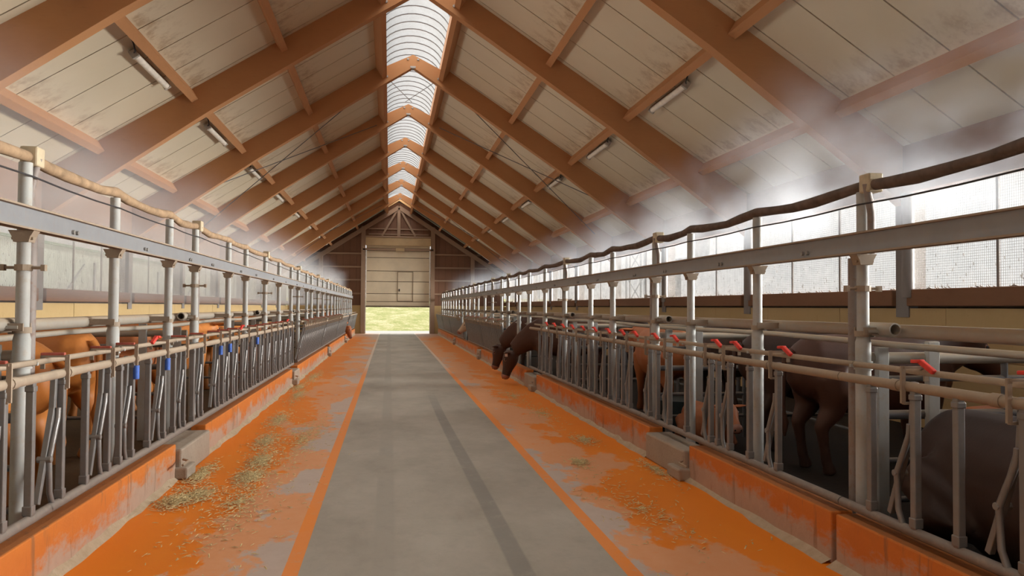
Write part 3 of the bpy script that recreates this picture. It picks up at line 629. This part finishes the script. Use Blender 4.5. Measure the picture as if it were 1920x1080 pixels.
# ------------------------------------------------------------------ headlock panels
LATL = [3.2, 3.95, 4.78, 5.586, 6.452, 7.019, 7.963, 8.707, 9.50, 10.37, 10.95, 11.6, 12.4, 13.15, 13.9, 14.7, 15.5, 16.25, 17.0, 17.75]
LATR = [1.0, 1.8, 2.6, 3.415, 4.225, 4.97, 5.87, 6.764, 7.188, 8.323, 8.977, 9.736, 10.3, 11.0, 11.75, 12.5, 13.25, 14.0, 14.75, 15.5]
NZ, BZ = 1.285, 0.425
HM = {}
def hm(key, fn):
    if key not in HM: HM[key] = fn()
    return HM[key]
def headlock(s, x0, ya, yb, units, label, group, tilt=0.0, full=True):
    t = empty('headlock_panel', (x0, ya, BZ)); t.rotation_euler = (0, -s * tilt, 0) if tilt else (0, 0, 0)
    tag(t, label, 'feed fence', group); L = yb - ya; H = NZ - BZ
    MB().tube([(0, -.065, 0), (0, L + .065, 0)], 0.032, 10).build('bottom_rail', 'barlow', t, True)
    MB().tube([(0, -.065, H), (0, L + .065, H)], 0.031, 12).build('neck_rail', 'rail', t, True)
    MB().tube([(s * 0.10, -.065, H + 0.085), (s * 0.10, L + .065, H + 0.085)], 0.020, 10).build('release_rail', 'rail', t, True)
    fix = hm(('fix', s), lambda: MB().bar((0, 0, 0.02), (0, 0, H - 0.02), 0.046, 0.046).box(-0.029, 0.029, -0.029, 0.029, 0.03, 0.09).box(-.028, .028, -.028, .028, H - .075, H - .04).mesh('upright_bar', 'bar', False, 0.006))
    swg = hm(('swg', s), lambda: MB().bar((s * 0.03, -s * 0.02, H + 0.03), (s * 0.03, 0.0, H * 0.72), 0.036, 0.038).bar((s * 0.03, 0.0, H * 0.74), (s * 0.03, s * 0.21, 0.05), 0.036, 0.038).tube([(-s * 0.02, s * 0.115, H * 0.37), (s * 0.07, s * 0.115, H * 0.37)], 0.022, 8).mesh('swing_bar', 'bar', False, 0.005))
    sup = hm(('sup', s), lambda: MB().tube([(0, s * 0.05, 0.02), (0, s * 0.09, 0.10), (0, s * 0.105, H * 0.37), (0, -s * 0.012, H * 0.66), (0, -s * 0.02, H * 0.74)], 0.019, 8).mesh('pivot_support', 'bar', True))
    lat = hm(('lat', s), lambda: MB().bar((-s * 0.035, 0.03, H - 0.10), (-s * 0.035, 0.03, H + 0.125), 0.028, 0.016, (0, 1, 0)).bar((-s * 0.035, 0.03, H + 0.115), (s * 0.12, 0.03, H + 0.115), 0.026, 0.014).bar((-s * 0.035, 0.03, H - 0.10), (s * 0.05, 0.03, H - 0.10), 0.022, 0.014).bar((s * 0.12, 0.03, H + 0.12), (s * 0.12, 0.03, H + 0.03), 0.026, 0.014).mesh('latch', 'rail'))
    capR = hm(('capr', s), lambda: MB().bar((s * 0.06, 0.0, H + 0.155), (s * 0.075, -0.10, H + 0.095), 0.034, 0.03).bar((s * 0.06, 0.06, H + 0.15), (s * 0.06, -0.01, H + 0.155), 0.05, 0.022).mesh('latch_handle', 'red', False, 0.006))
    capL = hm(('capl', s), lambda: MB().bar((-s * 0.02, 0.03, H + 0.13), (s * 0.13, 0.03, H + 0.13), 0.03, 0.02).mesh('latch_handle', 'redd', False, 0.005))
    slv = hm(('slv', s), lambda: MB().tube([(-s * 0.035, 0.03, H - 0.17), (-s * 0.035, 0.03, H - 0.055)], 0.027, 8).mesh('plastic_sleeve', 'blue', True))
    slm = hm('slm', lambda: MB().tube([(0, -0.035, H), (0, 0.035, H)], 0.037, 12).mesh('rail_sleeve', 'rail', True))
    for k, u in enumerate(units):
        y = u - ya
        if y < 0.02 or y > L - 0.02: continue
        link('upright_bar', fix, t, (0, y - s * 0.035, 0))
        nxt = units[k + 1] if k + 1 < len(units) else u + 0.75
        ym = y + (nxt - u) * 0.52
        if ym < L - 0.03: link('upright_bar', fix, t, (0, ym, 0))
        link('swing_bar', swg, t, (0, y + s * 0.03, 0)); link('pivot_support', sup, t, (0, y + s * 0.035, 0))
        if u < 34:
            lt = link('latch', lat, t, (0, y, 0))
            if full or k % 4 == 1: link('latch_handle', (capR if full else capL) if (s > 0 or k % 5 == 3) else capL, lt)
            if s < 0 and u in (7.019, 7.963, 10.37, 10.95, 13.15): link('plastic_sleeve', slv, lt)
            if full: link('rail_sleeve', slm, t, (0, y + 0.14, 0))
    return t
def span_units(us, a, b): return [u for u in us if a <= u < b]
XHL, XHR = -2.17, 3.10
pn = [(-2.0, 3.0), (3.0, 5.38), (5.50, 9.85), (9.98, 15.22), (15.36, 18.2)]
for k, (a, b) in enumerate(pn):
    us = span_units(LATL, a, b) or [a + 0.3 + 0.75 * i for i in range(int((b - a) / 0.75))]
    headlock(-1, XHL, a, b, us, ['headlock feed panel on the left beside the camera', 'headlock feed panel at the left edge of the photo', 'headlock feed panel after the nearest double post on the left', 'headlock feed panel with blue sleeves after the second double post on the left', 'short headlock feed panel just before the leaning ones on the left'][k], 'headlock panels of the left feed fence')
pn = [(-2.0, 2.0), (2.0, 4.88), (5.02, 9.16), (9.30, 14.2), (14.34, 16.88)]
for k, (a, b) in enumerate(pn):
    us = span_units(LATR, a, b) or [a + 0.3 + 0.75 * i for i in range(int((b - a) / 0.75))]
    if k == 4: us = [14.75, 15.5]
    headlock(1, XHR, a, b, us, ['headlock feed panel on the right beside the camera', 'headlock feed panel with red latches at the right edge of the photo', 'headlock feed panel with red latches after the nearest double post on the right', 'headlock feed panel with red latches after the second double post on the right', 'short headlock feed panel beside the two feeding dark cows'][k], 'headlock panels of the right feed fence')
far = [(19.05, 25.6), (25.7, 32.2), (32.3, 39.0), (40.6, 44.8), (44.9, 49.2)]
for k, (a, b) in enumerate(far): headlock(-1, XHL, a, b, [a + 0.06 + 0.42 * i for i in range(int((b - a) / 0.42))], '%s of the leaning headlock panels far down the left fence' % ['first', 'second', 'third', 'fourth', 'fifth'][k], 'headlock panels of the left feed fence', 0.20, False)
far = [(20.35, 25.6), (25.7, 30.55), (32.3, 38.6), (38.7, 44.0), (44.1, 49.2)]
for k, (a, b) in enumerate(far): headlock(1, XHR, a, b, [a + 0.06 + 0.42 * i for i in range(int((b - a) / 0.42))], '%s of the leaning headlock panels far down the right fence' % ['first', 'second', 'third', 'fourth', 'fifth'][k], 'headlock panels of the right feed fence', 0.20, False)

# ------------------------------------------------------------------ pen dividers
def divider(s, x0, y, k):
    t = empty('pen_divider', (x0, y, 0)); tag(t, '%s tubular pen divider from the camera behind the %s fence' % (ORD[k], SIDES[s]), 'divider', 'pen dividers of the %s pens' % SIDES[s])
    Lx = 3.6
    for z, r, mt in ((1.40, 0.042, 'pipe'), (1.25, 0.022, 'gate'), (0.99, 0.034, 'gate'), (0.66, 0.022, 'gate'), (0.38, 0.022, 'gate')):
        MB().tube([(s * 0.12, 0.02, z), (s * Lx, 0.02, z - 0.01)], r, 10).build('divider_rail', mt, t, True)
    for x, w in ((0.22, 0.085), (0.62, 0.09)): MB().box(s * x - w / 2, s * x + w / 2, -0.05, 0.0, 0.1, 1.52 if x > .5 else 1.48).build('flat_upright', 'post', t, False, 0.006)
    for x, r in ((1.25, 0.024), (2.3, 0.03), (3.55, 0.045)): MB().tube([(s * x, 0.02, 0.1), (s * x, 0.02, 1.42)], r, 8).build('round_upright', 'gate', t, True)
    MB().box(s * 0.05 - .03, s * 0.05 + .05, -0.02, 0.02, 1.22, 1.30).build('hinge', 'gal', t)
    MB().box(s * 0.05 - .03, s * 0.05 + .05, -0.02, 0.02, 0.90, 0.98).build('hinge', 'gal', t)
for k, y in enumerate((5.45, 9.92, 15.3, 20.7, 26.3, 30.3)): divider(-1, -2.35, y + 0.14, k)
for k, y in enumerate((4.96, 9.24, 14.27, 21.36, 26.66, 33.44)): divider(1, 3.27, y + 0.14, k)
# row of slim cubicle posts deeper in the pens
# ------------------------------------------------------------------ cows
def cow_body(kind):
    m = MB()
    dz = -0.50 if kind == 'lying' else 0.0
    tr = [(-0.93, 1.10, .06, .08), (-0.88, 1.09, .17, .22), (-0.76, 1.07, .26, .32), (-0.5, 1.03, .30, .37), (-0.2, .98, .34, .42), (0.15, .97, .35, .43), (0.45, .99, .31, .42), (0.68, 1.01, .26, .39), (0.85, 1.03, .19, .31), (0.95, 1.05, .10, .16)]
    m.tube([(x, 0, z + dz) for x, z, w, h in tr], [(w, h) for x, z, w, h in tr], 18)
    H = lambda x, z, dx, dz: [(x + dx * f, z + dz * f + b, w, h) for f, b, w, h in ((-.08, .0, .09, .10), (.0, .0, .155, .165), (.18, -.01, .168, .19), (.38, -.015, .150, .175), (.60, -.01, .112, .13), (.80, -.01, .105, .108), (.95, -.01, .115, .10), (1.04, -.015, .09, .075), (1.07, -.015, .04, .03))]
    if kind == 'stand':   nk = [(0.62, 1.12, .19, .30), (0.9, 1.18, .16, .24), (1.15, 1.26, .13, .18)]; hd = H(1.15, 1.30, .46, -.34)
    elif kind == 'lying': nk = [(0.62, 0.66, .19, .28), (0.9, 0.80, .16, .22), (1.12, 0.90, .13, .17)]; hd = H(1.12, 0.94, .46, -.34)
    elif kind == 'reach': nk = [(0.62, 1.10, .19, .31), (0.9, 1.05, .165, .26), (1.15, 0.96, .135, .19)]; hd = H(1.14, 0.98, .42, -.38)
    else:                 nk = [(0.60, 1.08, .21, .36), (0.85, 0.99, .19, .31), (1.10, 0.84, .155, .24), (1.30, 0.68, .125, .175)]; hd = H(1.36, 0.60, .16, -.55)
    for ch in (nk, hd): m.tube([(x, 0, z) for x, z, w, h in ch], [(w, h) for x, z, w, h in ch], 14)
    for s in (-1, 1):
        if kind == 'lying':
            m.tube([(0.62, s * .22, .40), (0.86, s * .26, .22), (0.62, s * .30, .16), (0.50, s * .30, .14)], [.12, .075, .055, .05], 10)
            m.tube([(-0.6, s * .24, .48), (-0.25, s * .38, .28), (-0.55, s * .42, .17), (-0.15, s * .46, .15)], [.2, .14, .08, .05], 10)
        else:
            m.tube([(0.60, s * .17, .95), (0.60, s * .19, .72), (0.60, s * .18, .50), (0.60, s * .18, .46), (0.61, s * .18, .27), (0.61, s * .18, .12), (0.63, s * .18, .05), (0.64, s * .18, 0.0)], [.15, .11, .072, .07, .05, .055, .065, .075], 10)
            m.tube([(-0.62, s * .19, 1.0), (-0.56, s * .22, .80), (-0.60, s * .21, .62), (-0.71, s * .20, .47), (-0.68, s * .20, .30), (-0.65, s * .20, .12), (-0.62, s * .20, .05), (-0.61, s * .20, 0.0)], [.20, .18, .12, .075, .055, .055, .065, .075], 10)
    ob = m.build('cow_source', 'orange'); rm = ob.modifiers.new('r', 'REMESH'); rm.mode = 'VOXEL'; rm.voxel_size = 0.028
    sm = ob.modifiers.new('s', 'SMOOTH'); sm.factor = 0.5; sm.iterations = 4
    dg = bpy.context.evaluated_depsgraph_get(); me = bpy.data.meshes.new_from_object(ob.evaluated_get(dg))
    me.polygons.foreach_set('use_smooth', [True] * len(me.polygons)); me.name = 'cow_' + kind
    bpy.data.objects.remove(ob); return me
BODY = {k: cow_body(k) for k in ('stand', 'lying', 'feed', 'reach')}
BM = {}
def body_mesh(kind, coat):
    if (kind, coat) not in BM:
        me = BODY[kind].copy(); me.materials.clear(); me.materials.append(M[coat]); BM[(kind, coat)] = me
    return BM[(kind, coat)]
HEAD = {'stand': (1.15, 1.30, .46, -.34), 'lying': (1.12, .94, .46, -.34), 'reach': (1.14, .98, .42, -.38), 'feed': (1.36, .60, .16, -.55)}
PM = {}
def part(key, fn, coat=None):
    if key not in PM: PM[key] = fn()
    return PM[key]
def cow(loc, rz, kind, coat, label, group, sc_=1.0, tags=False, horns=False, cat='cow'):
    t = empty('cow', loc, rz); t.scale = (sc_,) * 3; tag(t, label, cat, group)
    link('body', body_mesh(kind, coat), t)
    hx, hz, dx, dz_ = HEAD[kind]; hl = math.hypot(dx, dz_); fx, fz = dx / hl, dz_ / hl; nx, nz_ = -fz, fx     # along the face, and out of the forehead
    P = lambda f, up, y: (hx + dx * f + nx * up, y, hz + dz_ * f + nz_ * up)
    for s in (-1, 1):
        def ear():
            m = MB(); a = Vector(P(0.02, 0.06, s * 0.12)); d = Vector((-fx * 0.04 - nx * .03, s * 0.25, 0.015))
            m.tube([a, a + d * 0.35, a + d * 0.7, a + d], [(.04, .025), (.085, .03), (.07, .024), (.018, .008)], 8); return m.mesh('ear', coat, True)
        er = link('ear', part(('ear', kind, coat, s), ear), t)
        rg = link('eye_ring', part(('eyer', kind, coat, s), lambda: MB().sphere(P(0.30, 0.055, s * 0.122), (0.05, 0.034, 0.046), 10, 7).mesh('eye_ring', 'muzzle' if coat != 'cream' else 'cream', True)), t)
        link('eye', part(('eye', kind, s), lambda: MB().sphere(P(0.30, 0.06, s * 0.138), 0.027, 8, 6).mesh('eye', 'eye', True)), rg)
        if tags:
            def tg():
                c = P(0.0, 0.03, s * 0.31); return MB().box(c[0] - .03, c[0] + .03, c[1] - .008, c[1] + .008, c[2] - .075, c[2] - .005).mesh('ear_tag', 'tag')
            link('ear_tag', part(('tag', kind, s), tg), er)
    def muz():
        m = MB(); vs = [(f, w, h) for f, w, h in ((.90, .116, .102), (.97, .119, .102), (1.05, .093, .078), (1.095, .03, .025))]
        m.tube([P(f, -0.0 if f < 1.05 else -.005, 0) for f, w, h in vs], [(w, h) for f, w, h in vs], 14); return m.mesh('muzzle', 'muzzle', True)
    mz_ = link('muzzle', part(('muz', kind), muz), t)
    for s in (-1, 1): link('nostril', part(('nos', kind, s), lambda: MB().sphere(P(1.055, 0.03, s * 0.055), (0.02, 0.018, 0.02), 8, 6).mesh('nostril', 'eye', True)), mz_)
    dz = -0.5 if kind == 'lying' else 0
    def tail():
        m = MB(); m.tube([(-0.90, 0, 1.22 + dz), (-0.99, 0, 1.15 + dz), (-1.0, 0.01, .85 + dz * .8), (-0.99, 0.02, 0.62 + dz * .7), (-0.98, 0.02, 0.5 + dz * .6), (-0.98, 0.02, 0.36 + dz * .5)], [.045, .03, .022, .02, .045, .012], 8); return m.mesh('tail', coat, True)
    link('tail', part(('tail', kind, coat), tail), t)
    return t
GL, GR = 'orange-brown cattle in the left pens', 'dark cattle in the right pens'
R = math.radians
def C_(*a, **k): cow(*a, **k)
C_((-3.65, 6.16, .1), R(189), 'stand', 'orange', 'orange-brown cow standing tail to the fence at the left edge, nearest the camera', GL, 0.97)
C_((-3.65, 7.2, .1), R(171), 'stand', 'orange', 'orange-brown cow standing tail to the fence just past the nearest left double post', GL, 0.97)
C_((-3.9, 9.1, .1), R(154), 'stand', 'orange', 'orange cow with round rump raised beside the second left post', GL, 1.02)
C_((-3.9, 10.75, .1), R(172), 'stand', 'chestnut', 'chestnut cow tail to the fence just past the second left divider', GL, 1.0)
C_((-4.0, 11.95, .1), R(168), 'stand', 'orange', 'orange cow tail to the fence in front of the fifth left post', GL, 1.0)
C_((-3.55, 13.35, .1), R(72), 'stand', 'orange', 'bright orange cow with its head raised past the second double post on the left', GL, 0.98)
C_((-4.6, 17.4, .1), R(80), 'stand', 'chestnut', 'chestnut cow in the left pen beyond the bright orange one', GL, 1.05)
C_((-3.3, 16.55, .1), R(88), 'stand', 'orange', 'orange-brown cow near the short headlock panel on the left', GL, 1.03)
C_((-3.05, 19.3, .1), R(94), 'stand', 'chestnut', 'chestnut cow seen through the gap before the leaning panels on the left', GL, 0.8)
C_((-3.45, 39.8, .1), R(4), 'feed', 'chestnut', 'brown cow reaching its head out at the far end of the left fence', GL)
C_((3.98, 16.88, .1), R(152), 'feed', 'dark', 'dark brown cow with ear tags feeding through the right fence, nearer of two', GR, 1.0, tags=True)
C_((4.02, 19.48, .1), R(145), 'feed', 'dark', 'dark brown cow feeding through the right fence, farther of two', GR, 1.0)
C_((4.30, 31.0, .1), R(168), 'reach', 'cream', 'cream cow with its head over the right kerb far down the fence', 'pale cattle in the right pens', 1.0)
C_((4.95, 7.4, .1), R(4), 'stand', 'dark', 'big dark brown cow standing tail to the fence past the nearest right double post', GR, 1.0)
C_((5.05, 8.62, .1), R(-4), 'stand', 'deep', 'near-black cow tail to the fence just before the second right divider', GR, 1.0)
C_((3.72, 8.75, .1), R(268), 'lying', 'chestnut', 'small reddish calf lying down close behind the right headlock bars', GR, 0.58, cat='calf')
C_((4.25, 11.6, .1), R(92), 'stand', 'chestnut', 'chestnut cow with level back seen over the right neck rail', GR, 0.95)
C_((5.45, 11.9, .1), R(-95), 'stand', 'deep', 'near-black cow deep in the right pen past the second divider', GR, 1.0)
C_((3.78, 3.93, .1), R(268), 'lying', 'deep', 'near-black cow lying at the right edge of the photo', GR, 1.12)
C_((5.75, 6.2, .1), R(3), 'lying', 'chestnut', 'brown cow lying behind the nearest right double post', GR, 0.9)
C_((5.6, 17.3, .1), R(85), 'stand', 'deep', 'near-black cow standing behind the two feeding dark cows', GR)
t = empty('water_tub', (3.95, 10.1, 0.1)); tag(t, 'dark round water tub on the bedding of the right pen', 'tub')
MB().tube([(0, 0, 0), (0, 0, 0.42)], [0.36, 0.42], 20).build('tub_shell', 'tub', t, True); MB().ring((0, 0, 0.41), (0, 0, 0.45), 0.44, 0.38, 20).build('rim', 'post', t)

# ------------------------------------------------------------------ hay on the feed strips
def hay(name, label, spots, n, seed):
    rr = random.Random(seed); m = MB()
    for i in range(n):
        cx, cy, rx, ry, hh = rr.choice(spots); a = rr.uniform(0, 2 * PI); q = abs(rr.gauss(0, 0.55))
        x = cx + math.cos(a) * q * rx; y = cy + math.sin(a) * q * ry; x = max(x, KL + .03) if x < 0 else min(x, KR - .03); z = 0.004 + rr.random() * hh * max(0, 1 - q) + 0.003
        b = rr.uniform(0, PI); l = rr.uniform(0.02, 0.07); w = rr.uniform(0.0025, 0.005)
        d = Vector((math.cos(b) * l, math.sin(b) * l, rr.uniform(-.006, .012))); p = Vector((x, y, z)); nrm = Vector((-math.sin(b) * w, math.cos(b) * w, 0))
        m.add([p - nrm, p + nrm, p + d + nrm, p + d - nrm, p + d * 0.5 + Vector((0, 0, w))], [(0, 1, 4), (1, 2, 4), (2, 3, 4), (3, 0, 4)])
    o = m.build(name, 'straw'); o['kind'] = 'stuff'; tag(o, label, 'hay'); return o
hay('hay', 'chopped hay scattered in patches along the left orange strip', [(-1.85, 7.25, .16, .35, .04), (-1.72, 7.5, .2, .4, .02), (-1.9, 8.3, .12, .8, .02), (-1.4, 9.0, .18, .8, .03), (-1.38, 8.2, .16, .5, .015), (-1.55, 10.3, .2, .9, .02), (-1.65, 12.2, .2, 1.2, .02), (-1.75, 15.5, .2, 1.6, .02), (-1.8, 19.5, .2, 2.0, .02), (-1.9, 17.0, .15, .8, .03), (-1.1, 10.5, .35, 2.5, .004), (-1.3, 7.2, .5, 2.0, .003)], 9000, 1)
hay('hay', 'thin wisps of hay on the right orange strip', [(2.55, 9.9, .2, .5, .02), (2.12, 8.5, .12, .3, .02), (2.5, 12.5, .3, 1.5, .004), (2.2, 6.5, .5, 2, .003), (2.85, 8.0, .1, .8, .02), (2.4, 15, .4, 2, .004)], 1800, 2)
rr = random.Random(4)
# ------------------------------------------------------------------ outside
shed = empty('neighbour_shed', (-9.6, 20, 0)); tag(shed, 'pale green sheet-metal shed seen through the left window openings', 'shed')
m = MB(); n = 230
for i in range(n):
    y = -32 + 92 * i / n; m.box(-0.02 if i % 2 else 0.02, 0.05, y, y + 92 / n, 0, 3.46)
m.build('sheet_wall', 'shed', shed)
MB().prism([(0.12, 3.44), (-8, 4.0), (-8, 4.1), (0.12, 3.52)], -32, 60).build('roof', 'shedroof', shed)
for y in range(-28, 60, 7): MB().box(0.04, 0.10, y, y + 0.12, 0, 3.1).build('frame_post', 'mast', shed)
for y in range(-24, 56, 14): MB().bar((0.07, y, 1.6), (0.07, y + 2.2, 3.0), 0.05, 0.05).build('brace', 'mast', shed)
mast = empty('lattice_mast', (14, 43, 0)); tag(mast, 'grey lattice mast standing outside beyond the right windows', 'mast')
for x in (-0.0, 0.9):
    for y in (-1.7, 1.7): MB().tube([(x, y, 0), (x, y, 9)], 0.06, 6).build('leg', 'mast', mast)
for k in range(5):
    MB().tube([(0, -1.7, k * 1.8), (0, 1.7, k * 1.8 + 1.8)], 0.035, 5).build('brace', 'mast', mast); MB().tube([(0, 1.7, k * 1.8), (0, -1.7, k * 1.8 + 1.8)], 0.035, 5).build('brace', 'mast', mast)
duct = empty('vent_duct', (11.5, 28.6, 0)); tag(duct, 'grey metal vent duct with elbow outside the right windows', 'duct')
MB().tube([(0, 1.6, 0), (0, 1.6, 3.3)], 0.28, 12).build('riser', 'mast', duct, True)
MB().tube([(0, 1.9, 3.5), (0, -0.9, 3.5), (0, -1.15, 3.6), (0, -1.25, 3.8), (0, -1.3, 4.4)], 0.26, 12).build('elbow', 'mast', duct, True)
MB().tube([(0, -1.3, 4.35), (0, -1.3, 4.5)], [0.28, 0.4], 12).build('cowl', 'mast', duct, True)
# ------------------------------------------------------------------ mist drifting from the hoses
def mist(name, label, x0, x1, y0, y1, z0, z1, dens, fn):   # the volume fills the space between hose, wall and roof
    t = NT(name + '_volume'); x, y, z = t.xyz(); n = t.noise(0.75, 5, 0.58, (1, 0.75, 1.1), 2.0)
    d = fn(t, x, y, z, n)
    v = t.n('VolumeScatter'); v.inputs['Color'].default_value = (0.66, 0.73, 0.83, 1); v.inputs['Anisotropy'].default_value = 0.0
    t.lk(t.math('MULTIPLY', d, dens), v.inputs['Density']); t.lk(v.outputs[0], t.out.inputs['Volume'])
    try: t.m.cycles.volume_step_rate = 0.14
    except Exception: pass
    M[name] = t.m
    o = MB().prism([(x0, z0), (x1, z0), (x1, min(z1, zr(x1) - 0.04)), (x0, min(z1, zr(x0) - 0.04))], y0, y1).build(name, name); o['kind'] = 'stuff'; tag(o, label, 'mist'); return o
def fl(t, x, y, z, n):
    a = t.math('MULTIPLY', t.math('ADD', t.math('MULTIPLY', t.ss(z, 1.72, 1.95), 0.45), t.math('MULTIPLY', t.ss(z, 2.4, 3.1), 0.55)), t.ss(t.math('ADD', z, t.math('MULTIPLY', t.math('SUBTRACT', n, 0.5), 2.4)), 4.0, 3.0))
    a = t.math('MULTIPLY', t.math('MULTIPLY', a, t.ss(x, -2.25, -2.9)), t.math('ADD', 0.75, t.math('MULTIPLY', t.ss(y, 11, 7), 0.6))); return t.math('MULTIPLY', a, t.ss(n, 0.36, 0.64))
def frr(t, x, y, z, n):
    near = t.ss(y, 12, 6)
    top = t.math('SUBTRACT', t.math('ADD', z, t.math('MULTIPLY', t.math('SUBTRACT', n, 0.5), 4.0)), t.math('MULTIPLY', near, 0.55))
    a = t.math('MULTIPLY', t.ss(z, 2.3, 2.9), t.ss(top, 3.9, 3.1))
    a = t.math('MULTIPLY', a, t.math('MULTIPLY', t.ss(x, 3.3, 3.9), t.ss(x, 6.6, 4.8)))
    a = t.math('MULTIPLY', a, t.math('ADD', 0.14, t.math('MULTIPLY', t.ss(y, 20, 5), 0.95))); return t.math('MULTIPLY', a, t.ss(n, 0.43, 0.62))
mist('mist', 'white fog hanging between the left posts and the window wall', -6.15, -2.42, 3.0, 48.5, 1.7, 4.15, 0.40, fl)
mist('fog', 'bluish white fog rolling over the right mist hose', 3.34, 7.2, 2.5, 48.5, 2.2, 4.9, 0.50, frr)
